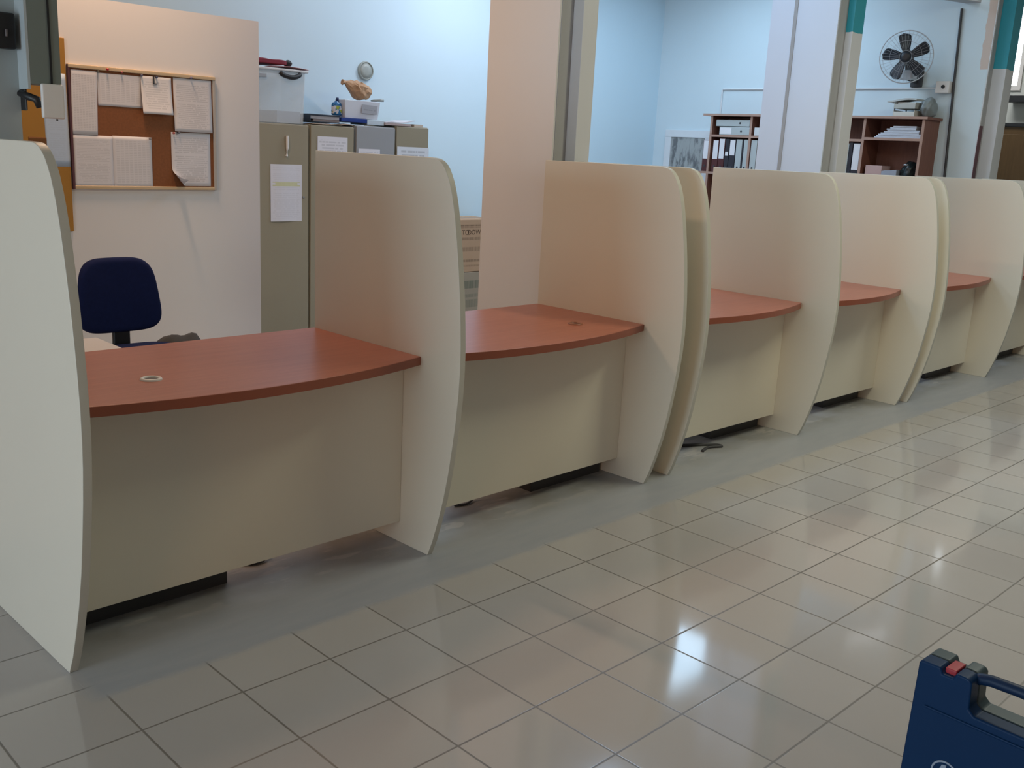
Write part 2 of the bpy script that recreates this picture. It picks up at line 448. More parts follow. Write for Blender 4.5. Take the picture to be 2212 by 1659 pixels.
for i in range(5):
    a = 2*PI*i/5+.3; dx, dy = math.cos(a), math.sin(a)
    obj('base_leg', MB().tube([(1.075+dx*.02, 1.86+dy*.02, .105), (1.075+dx*.16, 1.86+dy*.16, .09), (1.075+dx*.27, 1.86+dy*.27, .065)], [.024, .02, .015], 8), M['black'], ch)
    obj('caster', MB().lathe([(0, -.02), (.026, -.02), (.03, -.012), (.03, .012), (.026, .02), (0, .02)], 16, Matrix.Translation((1.075+dx*.27, 1.86+dy*.27, .0305)) @ Matrix.Rotation(a+PI/2, 4, 'Z') @ Matrix.Rotation(PI/2, 4, 'X')), M['black'], ch)

bag = MB().blob((1.385, 2.13, .235), .235, 4, .03, (.66, .5, 1.0), seed=3, flat=0.0)
for v in bag.bm.verts:
    if v.co.z > .26:
        f = (v.co.z-.26)/.20; v.co.x = 1.385+(v.co.x-1.385)*(1+.35*f); v.co.z = .26+.190*f+.040*math.exp(-((v.co.x-1.475)/.045)**2)*f+.022*math.exp(-((v.co.x-1.34)/.05)**2)*f
bagt = thing('shoulder_bag', (1.375, 2.15, 0), 'dark grey cloth bag on the floor right of the blue chair', 'bag')
obj('body', bag, plain('dark grey cloth', (.055, .052, .05, 1), .9, .2, 30, bump=.3), bagt, smooth=True)
hp = [(1.30+.16*q, 2.03-.02*math.sin(q*PI), .30-.12*math.sin(q*PI)) for q in [i/14 for i in range(15)]]
obj('strap', MB().tube(hp, .013, 8), M['dark_grey'], bagt, smooth=True)

pd = thing('drawer_pedestal', (.42, .95, 0), 'low white drawer pedestal behind the nearest desk, by the grey pillar', 'drawers')
obj('body', MB().box(.26, .57, .785, 1.13, .03, .68), M['white_plastic'], pd, bevel=.003)
obj('top', MB().box(.255, .575, .78, 1.14, .68, .702), M['white_plastic'], pd, bevel=.003)
for i in range(3):
    d = obj('drawer', MB().box(.268, .562, 1.13, 1.148, .06+.207*i, .06+.207*i+.198), M['white_plastic'], pd, bevel=.002)
    obj('handle', MB().box(.37, .46, 1.148, 1.165, .19+.207*i, .205+.207*i), M['metal'], d, bevel=.002)
obj('plinth', MB().box(.28, .55, .80, 1.11, 0, .03), M['dark_grey'], pd)

# ------------------------------------------------------------------ things on the leftmost pillar
sw = thing('switch_box', (.185, .82, 1.66), 'black switch box on the grey pillar at left edge', 'switch')
obj('case', MB().box(.08, .229, .775, .8198, 1.700, 1.806), M['black'], sw, bevel=.006)
obj('rocker', MB().box(.196, .203, .768, .776, 1.735, 1.757), plain('rocker grey', (.12, .10, .10, 1), .4), sw, bevel=.002)
wb = thing('wall_box', (.31, .75, 1.5), 'white plastic plate hanging below the grey frame, at pillar', 'box')
obj('plate', MB().box(.277, .346, .725, .742, 1.499, 1.604), M['white_plastic'], wb, bevel=.006, seg=3)
obj('screw', MB().lathe([(0, 0), (.003, 0), (.003, .004), (0, .004)], 10, Matrix.Translation((.318, .7255, 1.496)) @ Matrix.Rotation(PI/2, 4, 'X')), M['dark_grey'], wb)
br = thing('bracket', (.25, .76, 1.54), 'black hook bracket between grey pillar and white plate', 'bracket')
obj('arm', MB().tube([(.236, .80, 1.572), (.252, .765, 1.562), (.268, .748, 1.555), (.275, .745, 1.530)], [.010, .012, .012, .010], 10), M['black'], br, smooth=True)
obj('back_plate', MB().box(.2455, .252, .78, .84, 1.52, 1.60), M['black'], br, bevel=.003)

# ------------------------------------------------------------------ cork board, yellow board and papers
YB = 2.7
cb = thing('cork_board', (1.51, YB, 1.17), 'cork noticeboard with pinned papers on the partition', 'noticeboard')
obj('cork', MB().box(1.122, 1.902, YB-.012, YB, 1.18, 1.772), M['cork'], cb)
obj('top_rail', MB().box(1.112, 1.915, YB-.022, YB, 1.765, 1.784), M['light_wood'], cb, bevel=.003)
obj('bottom_rail', MB().box(1.112, 1.915, YB-.018, YB, 1.165, 1.183), M['light_wood'], cb, bevel=.003)
obj('side_rail', MB().box(1.110, 1.121, YB-.020, YB, 1.165, 1.782), M['dark_strip'], cb, bevel=.002)
obj('side_rail', MB().box(1.899, 1.915, YB-.020, YB, 1.165, 1.782), plain('grey rail', (.46, .42, .38, 1), .5), cb, bevel=.002)
def sheet(name, x0, x1, z0, z1, y, label, style='text', tilt=0, lift=0, curl=0, group='papers pinned to the cork board', **kw):
    w, h = x1-x0, z1-z0
    m = paper(label[:40], x0, x1, z0, z1, style=style, **kw)
    def f(u, v):
        X = (u-.5)*w; Z = v*h; Y = -lift*(1-v)**2
        if curl:
            q = max(0, (.20-u)+(.16-v))
            Y -= curl*q*q*1.6; X += curl*q*q*.75; Z += curl*q*q*.6
        if tilt: X += tilt*(Z-h)
        return Vector(((x0+x1)/2+X, y+Y, z0+Z))
    b = MB().grid(f, 12, 14)
    o = obj(name, b, m, None, smooth=True, solid=.0006)
    return tag(o, label, 'paper', group)
sheet('paper_sheet', 1.126, 1.258, 1.440, 1.757, YB-.0165, 'narrow tall printed table at top left of the cork board', 'table', line=.008, ink=.35, tilt=.03)
sheet('paper_sheet', 1.258, 1.492, 1.590, 1.752, YB-.0145, 'wide landscape sheet at top of the cork board, left of centre', 'table', line=.009, ink=.28)
sheet('paper_sheet', 1.487, 1.655, 1.564, 1.757, YB-.0185, 'white sheet lifting off the cork board, third along the top', 'text', lift=.02, line=.012, ink=.35, base=(.74, .71, .715, 1))
sheet('paper_sheet', 1.668, 1.890, 1.480, 1.762, YB-.0155, 'tall letter at the top right corner of the cork board', 'text', line=.010, ink=.38, lift=.008)
sheet('paper_sheet', 1.120, 1.324, 1.176, 1.438, YB-.0150, 'faint printed sheet at the bottom left corner of the cork board', 'text', line=.008, ink=.25)
sheet('paper_sheet', 1.3245, 1.536, 1.177, 1.441, YB-.0152, 'sheet with two printed tables at bottom middle of the cork board', 'table', line=.009, ink=.28)
sheet('paper_sheet', 1.648, 1.878, 1.187, 1.476, YB-.0150, 'letter with curled lower corner at bottom right of cork board', 'text', curl=.5, line=.011, ink=.38, base=(.74, .715, .74, 1))
for i, (x, z, c, nm) in enumerate(((1.310, 1.772, (.55, .03, .04, 1), 'red push pin on the top rail, above the landscape sheet'), (1.490, 1.757, (.10, .10, .16, 1), 'dark push pin where landscape and lifted sheets meet'), (1.385, 1.764, (.40, .10, .10, 1), 'small reddish push pin above middle of the landscape sheet'),
                                  (1.572, 1.755, (.04, .05, .10, 1), 'dark blue push pin holding the lifted sheet'), (1.768, 1.768, (.20, .18, .30, 1), 'purple push pin above the tall letter'), (1.660, 1.470, (.5, .12, .10, 1), 'red push pin on left corner of the curled letter'),
                                  (1.690, 1.474, (.10, .11, .15, 1), 'dark push pin at top of the curled letter'), (1.525, 1.434, (.30, .27, .25, 1), 'grey push pin on right corner of the two-table sheet'), (1.262, 1.758, (.16, .15, .12, 1), 'dark push pin between narrow table and landscape sheet'))):
    p = obj('push_pin', MB().lathe([(0, .012), (.005, .012), (.0055, .009), (.003, .006), (.006, .001), (0, 0)], 12, Matrix.Translation((x, YB-(.0215 if z > 1.765 else .0195 if abs(x-1.57) < .09 else .0160), z)) @ Matrix.Rotation(PI/2, 4, 'X')), plain('pin %d' % i, c, .35), smooth=True)
    tag(p, nm, 'pin', 'push pins on the cork board')
clip = obj('paper_clip', MB().box(1.552, 1.560, YB-.0245, YB-.0205, 1.722, 1.757).box(1.552, 1.574, YB-.0245, YB-.0205, 1.718, 1.723), M['dark_grey'])
tag(clip, 'grey clip on the lifted sheet of the cork board', 'clip')
yb = obj('yellow_board', MB().box(.60, 1.1045, YB-.012, YB+.001, .95, 1.904), M['yellow'], bevel=.002)
tag(yb, 'ochre yellow board on the partition, left of the cork board', 'board')
sheet('paper_sheet', .985, 1.100, 1.277, 1.732, YB-.0121, 'long pale blue sheet on the yellow board', 'text', group='papers on the yellow board', ink=.10, base=(.50, .60, .74, 1), tilt=-.01)
sheet('paper_sheet', .905, .992, 1.30, 1.418, YB-.0124, 'dark strip of paper low on the yellow board', 'text', group='papers on the yellow board', ink=.3, base=(.16, .07, .025, 1), tilt=0)

# ------------------------------------------------------------------ lockers
YC = 3.85
def locker(x0, x1, h, m, label):
    t = thing('steel_cabinet', ((x0+x1)/2, YC+.22, 0), label, 'cabinet', 'steel cabinets along the back wall')
    obj('body', MB().box(x0, x1, YC+.018, 4.285, 0, h), m, t, bevel=.004)
    d = obj('door', MB().box(x0+.006, x1-.006, YC, YC+.018, .05, h-.006), m, t, bevel=.003)
    obj('lock', MB().lathe([(0, 0), (.009, 0), (.008, .006), (0, .007)], 14, Matrix.Translation((x1-.05, YC, 1.05)) @ Matrix.Rotation(PI/2, 4, 'X')), M['metal'], d)
    return t
def cab_label(t, x0, x1, z0, z1, nm, name='label', tall=False, **kw):
    m = paper(nm, x0, x1, 0, z1-z0, **kw)
    f = lambda u, v: Vector((x0+(x1-x0)*u, YC-.004-(.004*math.sin(u*5) if tall else 0), z0+(z1-z0)*v))
    # text coordinates are centred: shift the sheet's own origin
    b = MB().grid(f, 6, 6)
    o = obj(name, b, m, t, solid=.0006)
    c = Vector(((x0+x1)/2, YC, z0)) - t.location
    for q in o.data.vertices: q.co -= c
    o.location = c
    o['label'] = nm
    return o
c1 = locker(2.84, 3.292, 1.574, M['beige_metal'], 'beige steel cabinet beside the partition, under the clear plastic tub')
c2 = locker(3.300, 3.700, 1.582, M['beige_metal'], 'beige steel cabinet under the blue spray bottle')
c3 = locker(3.712, 4.096, 1.596, M['grey_metal'], 'grey steel cabinet third from the partition')
c4 = locker(4.101, 4.440, 1.612, M['beige_metal'], 'grey beige steel cabinet at the right end, fourth from partition')
cab_label(c1, 2.962, 3.228, .874, 1.286, 'white notice with yellow marker line', 'notice', True, line=.014, ink=.14, extra=(.255, .285, (.55, .55, .10, 1), .55), base=(.70, .69, .74, 1))
obj('handle_bar', MB().tube([(3.092, YC-.012, 1.345), (3.098, YC-.012, 1.40), (3.097, YC-.012, 1.49)], .010, 8), M['white_plastic'], c1)
cab_label(c2, 3.362, 3.632, 1.36, 1.499, 'white printed card', line=.022, ink=.45, base=(.74, .72, .76, 1))
cab_label(c3, 3.735, 3.941, 1.30, 1.423, 'white printed card', line=.022, ink=.4, base=(.74, .72, .76, 1))
cab_label(c4, 4.112, 4.438, 1.31, 1.452, 'white card with one dark printed line', line=.03, ink=.6, base=(.70, .72, .76, 1))

# things on top of the cabinets
M['tub'] = None
def clear(name, c, alpha, rough=.25):
    k = N(name); k.p.inputs['Base Color'].default_value = c; k.p.inputs['Roughness'].default_value = rough
    v, x, y, z = k.xyz()
    k.l(k.math('ADD', alpha, k.math('MULTIPLY', k.noise(v, 6, 2), .06)), k.p.inputs['Alpha'])
    return k.m
M['tub'] = clear('milky clear plastic', (.86, .90, .92, 1), .24)
M['lid'] = clear('milky lid plastic', (.80, .82, .84, 1), .75)
tb = thing('storage_tub', (3.04, 4.02, 1.576), 'large clear plastic tub on the first steel cabinet', 'tub')
def tubmb(x0, x1, y0, y1, z0, z1, fl, t=.004):
    b = MB()
    def ring(e, z): return [b.bm.verts.new(p) for p in ((x0-e, y0-e, z), (x1+e, y0-e, z), (x1+e, y1+e, z), (x0-e, y1+e, z))]
    A, B, Cc, D = ring(0, z0), ring(fl, z1), ring(fl-t, z1), ring(-t, z0+t)
    b.bm.faces.new(A[::-1]); b.bm.faces.new(D)
    for P, Q in ((A, B), (B, Cc), (Cc, D)):
        for i in range(4): b.bm.faces.new([P[i], P[(i+1) % 4], Q[(i+1) % 4], Q[i]])
    return b
obj('body', tubmb(2.86, 3.272, 3.90, 4.21, 1.576, 1.940, .010), M['tub'], tb, bevel=.002)
obj('lid', MB().box(2.835, 3.302, 3.872, 4.235, 1.940, 1.958), M['lid'], tb, bevel=.006)
obj('handle', MB().tube([(3.062+.168*q, 3.872-.014*math.sin(q*PI), 1.930-.030*math.sin(q*PI)**.6) for q in [i/12 for i in range(13)]], .0165, 8), M['black'], tb, smooth=True)
obj('clip', MB().box(2.86, 2.955, 3.876, 3.888, 1.885, 1.912), plain('grey clip', (.35, .38, .42, 1), .4), tb, bevel=.003)
st = obj('paper_stack', MB().box(3.06, 3.255, 3.915, 4.18, 1.581, 1.665), plain('bluish paper edges', (.36, .42, .52, 1), .8, .1, 20))
tag(st, 'stack of bluish papers inside the clear plastic tub', 'papers')
ps = MB().grid(lambda u, v: Vector((2.98+.325*u, 3.875+.25*v, 1.9605+.010*math.sin(PI*u)*(1-v)+.004*(1-v))), 8, 6)
tag(obj('pink_folder', ps, plain('pink card', (.66, .36, .38, 1), .7), solid=.002), 'pink sheet on the lid of the clear tub', 'folder')
rb = thing('folded_bag', (2.98, 4.03, 1.96), 'dark red folded bag on top of the pink sheet and tub', 'bag')
jb = MB().box(2.845, 3.145, 3.90, 4.16, 1.984, 2.016)
bmesh.ops.subdivide_edges(jb.bm, edges=jb.bm.edges[:], cuts=5, use_grid_fill=True)
for v in jb.bm.verts:
    f = (v.co.z-1.984)/.032; v.co.z += .006*math.sin(v.co.x*37)*f + .004*math.sin(v.co.y*51+v.co.x*20)*f
obj('body', jb, plain('dark red cloth', (.20, .008, .025, 1), .55, .3, 14), rb, smooth=True, sub=1)
obj('strap', MB().blob((3.165, 3.94, 1.999), .024, 3, .1, (1.3, 1.2, .95), seed=5), M['black'], rb, smooth=True)

sb = thing('spray_bottle', (3.587, 3.93, 1.660), 'small blue bottle standing on the lying binder', 'bottle')
obj('body', MB().lathe([(0, 0), (.038, 0), (.043, .006), (.043, .075), (.038, .09), (.018, .098), (.018, .103), (0, .103)], 24, Matrix.Translation((3.587, 3.93, 1.661)) @ Matrix.Diagonal((1, .6, 1, 1))), plain('teal blue plastic', (.01, .12, .30, 1), .3), sb, smooth=True)
k = N('bottle label'); v, x, y, z = k.xyz()
q = k.n('ShaderNodeTexVoronoi'); q.inputs['Scale'].default_value = 45; k.l(v, q.inputs['Vector'])
cr = k.n('ShaderNodeValToRGB'); k.l(q.outputs['Color'], cr.inputs[0]); cr.color_ramp.interpolation = 'CONSTANT'
els = cr.color_ramp.elements; els[0].color = (.02, .16, .34, 1); els[1].position = .45; els[1].color = (.6, .6, .65, 1)
for p_, c_ in ((.6, (.35, .40, .05, 1)), (.75, (.65, .62, .60, 1)), (.88, (.6, .32, .12, 1))):
    e = els.new(p_); e.color = c_
k.l(cr.outputs[0], k.p.inputs['Base Color'])
obj('label', MB().lathe([(.0436, .012), (.0440, .014), (.0440, .068), (.0436, .070)], 24, Matrix.Translation((3.587, 3.93, 1.661)) @ Matrix.Diagonal((1, .62, 1, 1))), k.m, sb, smooth=True)
obj('cap', MB().lathe([(0, .10), (.011, .10), (.011, .128), (.008, .131), (0, .131)], 16, Matrix.Translation((3.594, 3.93, 1.661))), plain('dark blue cap', (.008, .03, .12, 1), .4), sb, smooth=True)

bd = thing('ring_binder', (3.43, 3.98, 1.584), 'grey and black binder lying under the blue bottle', 'binder')
obj('cover', MB().box(3.305, 3.572, 3.862, 4.17, 1.648, 1.658).box(3.305, 3.312, 3.862, 4.17, 1.600, 1.652).box(3.305, 3.572, 3.862, 4.17, 1.600, 1.606), plain('black blue cover', (.02, .03, .05, 1), .4), bd, bevel=.002)
obj('pages', MB().box(3.315, 3.568, 3.868, 4.16, 1.624, 1.647), plain('grey pages', (.36, .35, .37, 1), .8, .1, 40), bd)
obj('pages', MB().box(3.34, 3.568, 3.866, 4.16, 1.607, 1.622), plain('brownish pages', (.20, .16, .15, 1), .8, .1, 40), bd)
tag(obj('cardboard_folder', MB().grid(lambda u, v: Vector((3.32+.37*u, 3.862+.28*v, 1.589+.010*abs(math.sin(u*9)*math.sin(v*3+1))*(u > .75))), 14, 6), plain('buff card', (.42, .30, .22, 1), .8), solid=.006), 'crumpled buff folder under the binder, on second cabinet', 'folder')
bf = obj('blue_folder', MB().box(3.590, 3.83, 3.87, 4.17, 1.617, 1.646), plain('blue card', (.008, .035, .22, 1), .45), bevel=.002)
tag(bf, 'dark blue folder under the small white tub', 'folder')
tag(obj('flat_box', MB().box(3.835, 4.0, 3.875, 4.10, 1.605, 1.644), plain('pale box', (.52, .60, .66, 1), .5), bevel=.003), 'pale blue flat box under right end of the small tub', 'box')
stt = thing('plastic_tub', (3.79, 3.94, 1.647), 'small white tub with grey label on the blue folder', 'tub')
obj('body', tubmb(3.640, 3.945, 3.890, 3.995, 1.648, 1.780, .014), clear('milky white plastic', (.76, .78, .84, 1), .85), stt, bevel=.002)
lbm = paper('tub label', 3.743, 3.888, 0, .064, line=.018, ink=.5, base=(.42, .43, .47, 1))
lb = obj('label', MB().box(-.0725, .0725, -.001, .001, 0, .064), lbm, stt, own=False)
lb.location = Vector((3.852, 3.8755, 1.688))-stt.location; lb.rotation_euler = (math.radians(6), math.radians(2), 0)
k = N('kraft paper'); v, x, y, z = k.xyz()
k.l(k.mix(k.noise(v, 12, 3), (.42, .24, .13, 1), (.55, .35, .21, 1)), k.p.inputs['Base Color']); k.p.inputs['Roughness'].default_value = .8
pbg = thing('paper_bag', (3.80, 3.94, 1.786), 'crumpled brown paper bag sitting on the small white tub', 'bag')
px = lambda u, v: (3.647+(u-740)*.00435, 1.934-(v-173)*.003463)
rnd = random.Random(4)
g = MB()
sil = [(750, 180), (757, 175), (771, 172.6), (781, 175), (792, 181), (802, 188.5), (800, 202), (794, 213), (780, 214.5), (766, 213), (757, 202), (751, 193)]
cu, cv = 776, 193
for dy, sc in ((-.055, .42), (-.036, .80), (0, 1.0), (.04, .78), (.055, .4)):
    for i, (u, v) in enumerate(sil):
        x, z = px(cu+(u-cu)*sc, cv+(v-cv)*(sc if v < 205 else min(1, sc+.25)))
        g.bm.verts.new((x+rnd.uniform(-.006, .006), 3.942+dy+rnd.uniform(-.007, .007), max(z, 1.787)+rnd.uniform(-.001, .005)))
bmesh.ops.convex_hull(g.bm, input=g.bm.verts[:])
for v in [q for q in g.bm.verts if not q.link_faces]: g.bm.verts.remove(v)
bmesh.ops.subdivide_edges(g.bm, edges=[e for e in g.bm.edges if e.calc_length() > .025], cuts=1)
bmesh.ops.triangulate(g.bm, faces=g.bm.faces[:])
for v in g.bm.verts:
    d = Vector((v.co.x-3.80, v.co.y-3.942, v.co.z-1.86)); v.co += d*rnd.uniform(-.13, .05)
    v.co.z = max(v.co.z, 1.786)
obj('body', g, k.m, pbg)
nk = MB()
P3 = lambda u, v: Vector((px(u, v)[0], 3.94, px(u, v)[1]))
nk.tube([P3(757, 186), P3(750, 183), P3(746, 181), P3(742, 180), P3(739, 180)], [.040, .026, .016, .018, .022], 9)
for v in nk.bm.verts: v.co += Vector((rnd.uniform(-.004, .004), rnd.uniform(-.004, .004), rnd.uniform(-.004, .004)))
obj('twisted_neck', nk, k.m, pbg)
tag(obj('grey_stick', MB().tube([(3.925, 3.955, 1.790), (3.945, 3.93, 1.793), (3.975, 3.905, 1.797), (4.005, 3.895, 1.797)], [.006, .009, .011, .010], 10), plain('grey plastic stick', (.32, .36, .36, 1), .4), smooth=True), 'grey handle resting over the edge of the small tub', 'tool')
for i, (a, b, y0, y1, z0, z1, c_, nm) in enumerate(((4.0, 4.26, 3.86, 4.08, 1.6125, 1.630, (.42, .33, .32, 1), 'brownish loose papers lowest on the fourth cabinet'), (4.01, 4.30, 3.90, 4.16, 1.631, 1.640, (.62, .60, .64, 1), 'white papers on top of the fourth cabinet'), (4.30, 4.39, 3.87, 4.05, 1.6125, 1.632, (.55, .46, .38, 1), 'small buff pad at the right end of cabinets'))):
    b_ = MB().box(a, b, y0, y1, z0, z1)
    if i == 1:
        b_ = MB().grid(lambda u, v: Vector((4.005+.30*u, 3.87+.26*v, 1.633+.022*u*u+.003*math.sin(u*8))), 10, 6)
    tag(obj('loose_papers', b_, plain('loose papers %d' % i, c_, .8, .08, 30), solid=.006 if i == 1 else 0), nm, 'papers', 'papers on the cabinets')
ck = thing('wall_clock', (4.117, 4.3, 1.965), 'small round grey disc on the pale blue wall', 'clock')
Rm = Matrix.Translation((4.117, 4.2995, 2.038)) @ Matrix.Rotation(PI/2, 4, 'X')
obj('rim', MB().lathe([(0, 0), (.074, 0), (.075, .012), (.070, .022), (.064, .022), (.062, .014), (0, .014)], 40, Rm), plain('disc grey', (.36, .39, .36, 1), .35), ck, smooth=False, bevel=.002)
obj('face', MB().lathe([(0, .0145), (.060, .0145), (.060, .017), (.03, .022), (0, .024)], 32, Rm), plain('disc face', (.40, .43, .40, 1), .4, .2, 30), ck, smooth=True)

# cardboard boxes by the back wall, seen between divider and pillar
def carton(x0, x1, y0, y1, z0, z1, label, bands, ink, base):
    t = thing('cardboard_box', ((x0+x1)/2, (y0+y1)/2, z0), label, 'box', 'cartons stacked by the back wall')
    k = N('carton '+label[:12]); v, x, y, z = k.xyz()
    c = k.mix(k.noise(v, 5, 3), base, tuple(q*1.12 for q in base[:3])+(1,))
    for a, b, s in bands:
        on = k.math('MULTIPLY', k.math('GREATER_THAN', z, a), k.math('LESS_THAN', z, b))
        c = k.mix(k.math('MULTIPLY', on, k.math('MULTIPLY', s, k.ramp(k.noise(k.vec(k.math('MULTIPLY', x, 60), z), 1, 2), .25, .55))), c, ink)
    k.l(c, k.p.inputs['Base Color']); k.p.inputs['Roughness'].default_value = .8
    obj('carton', MB().box(x0, x1, y0, y1, z0, z1), k.m, t, bevel=.003)
    obj('tape', MB().box(x0-.0004, x1+.0004, (y0+y1)/2-.025, (y0+y1)/2+.025, z1, z1+.0006), plain('brown tape', (.30, .17, .08, 1), .3), t)
    return t
carton(4.72, 5.34, 3.9, 4.27, .40, .857, 'brown printed carton, upper of the two by the pillar', ((.40, .415, .6), (.385, .395, .4), (.28, .305, .45), (.18, .22, .4), (.088, .11, .55), (.045, .06, .35)), (.10, .055, .03, 1), (.42, .27, .165, 1))
bx = [o for o in COL.objects if o.name.startswith('cardboard_box')][-1]
PI_M = plain('print ink', (.09, .05, .03, 1), .8)
for word, wx_ in (('TO', 4.93), ('DOWN', 5.055)):
    tx = bpy.data.curves.new('print', 'FONT'); tx.body = word; tx.size = .06; tx.extrude = .0004; tx.align_x = 'CENTER'
    tmp = bpy.data.objects.new('tmp', tx); COL.objects.link(tmp); bpy.context.view_layer.update()
    me = bpy.data.meshes.new_from_object(tmp.evaluated_get(bpy.context.evaluated_depsgraph_get()))
    bpy.data.objects.remove(tmp); me.materials.clear(); me.materials.append(PI_M)
    to = bpy.data.objects.new('printed_word', me); COL.objects.link(to); to.parent = bx
    to.location = Vector((wx_, 3.8990, .728))-bx.location; to.rotation_euler = (PI/2, 0, 0)
carton(4.74, 5.36, 3.9, 4.27, 0, .395, 'grey green printed carton, lower of the two by the pillar', ((.25, .32, .7), (.17, .20, .4), (.08, .15, .45)), (.10, .12, .08, 1), (.31, .25, .18, 1))

# ------------------------------------------------------------------ end wall: bookcase, binders, poster, fan
XF, XW = 7.72, 8.02
bc = thing('bookcase', (7.87, 2.3, 0), 'reddish brown bookcase against the end wall', 'bookcase')
def board(y0, y1, z0, z1, nm, x0=XF, x1=XW-.006):
    o = obj(nm, MB().box(x0+.004, x1, y0, y1, z0, z1), M['shelf'], bc)
    obj('front_edge', MB().box(x0, x0+.004, y0, y1, z0, z1), M['shelf_edge'], o)
    return o
board(1.165, 3.46, 1.903, 1.924, 'top_board', XF-.02)
for y in (3.353, 2.893, 2.31, 1.722, 1.190):
    board(y, y+.024, 0, 1.903, 'upright')
ups = [1.190, 1.722, 2.31, 2.893, 3.353]
for a, b in zip(ups, ups[1:]):
    for z in (.06, .48, .92, 1.335, 1.700 if a > 1.3 else 1.718):
        board(a+.024, b, z, z+.022, 'shelf')
board(3.377, 3.47, 1.335, 1.357, 'shelf')
obj('back_panel', MB().box(XW-.006, XW-.001, 1.19, 3.377, .02, 1.92), M['shelf'], bc)
# lever arch files
def binder_proto(name, lm):
    t = thing('lever_arch_file', (0, 0, 0), '-', 'binder', 'lever arch files in the bookcase')
    return t
BM = {'white': plain('white file card', (.66, .66, .66, 1), .55, .04, 12), 'grey': plain('grey file card', (.46, .50, .50, 1), .55, .04, 12), 'dark': plain('black file card', (.025, .022, .03, 1), .5, .1, 12),
      'maroon': plain('maroon file card', (.085, .018, .018, 1), .5, .1, 12), 'label': plain('white file label', (.80, .78, .80, 1), .7, .02, 12)}
def lfile(y0, y1, z0, z1, kind, lab, label, lying=False):
    yc, zc = (y0+y1)/2, z0
    t = thing('lever_arch_file', (XF+.012, yc, z0), label, 'binder', 'lever arch files in the bookcase')
    obj('cover', MB().box(XF+.012, XW-.02, y0, y1, z0, z1), BM[kind], t, bevel=.003)
    if lab:
        a, b = lab; h = z1-z0; w = y1-y0
        if lying: obj('spine_label', MB().box(XF+.0112, XF+.0122, y0+w*a, y0+w*b, z0+.008, z1-.008), BM['label'], t)
        else: obj('spine_label', MB().box(XF+.0112, XF+.0122, y0+.006, y1-.006, z0+h*a, z0+h*b), BM['label'], t)
    if lying: cc = (XF+.0115, y0+(y1-y0)*.28, (z0+z1)/2)
    else: cc = (XF+.0115, yc, z0+.055)
    obj('finger_hole', MB().lathe([(0, 0), (.010, 0), (.010, .003), (0, .003)], 14, Matrix.Translation(cc) @ Matrix.Rotation(-PI/2, 4, 'Y')), M['dark_grey'], t)
    return t
Z0, Z1 = 1.3575, 1.680
lfile(3.380, 3.448, Z0, Z1-.012, 'maroon', (.40, .98), 'maroon file with white label, left outside of the bookcase upright')
lfile(3.262, 3.332, Z0, Z1-.008, 'maroon', (.40, .98), 'maroon file with white label, first inside the left bay')
lfile(3.189, 3.258, Z0, Z1+.008, 'maroon', (.40, .98), 'taller maroon file with white label, second inside left bay')
lfile(3.138, 3.184, Z0, Z1+.004, 'dark', (.50, .62), 'thin black file with a small label in the left bay')
lfile(3.064, 3.134, Z0, Z1+.003, 'dark', (.52, .97), 'black file with white upper label in the left bay')
lfile(2.992, 3.058, Z0, Z1+.002, 'grey', None, 'pale grey file right of the black ones in left bay')
lfile(2.974, 2.988, Z0, Z1+.002, 'dark', None, 'very thin dark file between the two grey files')
lfile(2.920, 2.970, Z0, Z1+.002, 'grey', None, 'grey file against the right upright of the left bay')
lfile(2.822, 2.888, Z0, Z1, 'grey', None, 'grey file just right of the second upright')
lfile(2.928, 3.318, 1.806, 1.870, 'grey', None, 'grey file lying on another in the upper left bay', True)
lfile(2.920, 3.272, 1.7225, 1.800, 'grey', (.60, .98), 'grey file with white end lying under another in upper left bay', True)
lfile(2.50, 2.870, 1.7225, 1.800, 'white', None, 'white file lying right of the upper left bay', True)
lfile(1.862, 1.925, Z0, Z1, 'grey', None, 'grey file beside the pillar edge in the bookcase')
lfile(1.826, 1.858, Z0, Z1+.01, 'dark', None, 'thin black file between grey and white label files')
lfile(1.748, 1.822, Z0, Z1+.006, 'dark', (.28, .98), 'black file with tall white label left of the empty bay')
# right bay contents
pst = MB()
for i in range(9):
    z = 1.7405+.0115*i; w = .44-.028*i if i > 2 else .44
    yc = 1.428-.012*(i % 3)-.0035*i
    pst.box(XF+.02+.004*(i % 2), XW-.03, max(1.218, yc-w/2), yc+w/2-.01, z, z+.0105)
tag(obj('paper_pile', pst, plain('bluish white papers', (.62, .66, .74, 1), .8, .05, 30)), 'stepped pile of white papers in the upper right bay', 'papers')
tag(obj('pink_box', MB().box(XF+.03, XF+.2, 1.535, 1.690, 1.3575, 1.498), plain('pink card box', (.55, .36, .33, 1), .7), bevel=.003), 'small pink box in the lower right bay', 'box')
tag(obj('grey_papers', MB().prism([(1.392, 1.3575), (1.532, 1.3575), (1.532, 1.452), (1.50, 1.460), (1.44, 1.462), (1.392, 1.47)], XF+.02, XF+.24, 0), plain('grey papers', (.34, .36, .42, 1), .7), bevel=.003), 'grey stack between pink box and black bag', 'papers')
bb = thing('handbag', (7.85, 1.29, 1.3575), 'black shiny bag in the lower right bay', 'bag')
obj('body', MB().blob((7.85, 1.308, 1.447), .092, 4, .05, (1.1, .92, 1.12), seed=8, flat=1.358), plain('black shiny vinyl', (.012, .018, .018, 1), .25, .2, 10), bb, smooth=True)
obj('tag', MB().blob((7.765, 1.325, 1.515), .022, 2, .1, (.5, 1.2, .45), seed=2), M['metal'], bb, smooth=True)
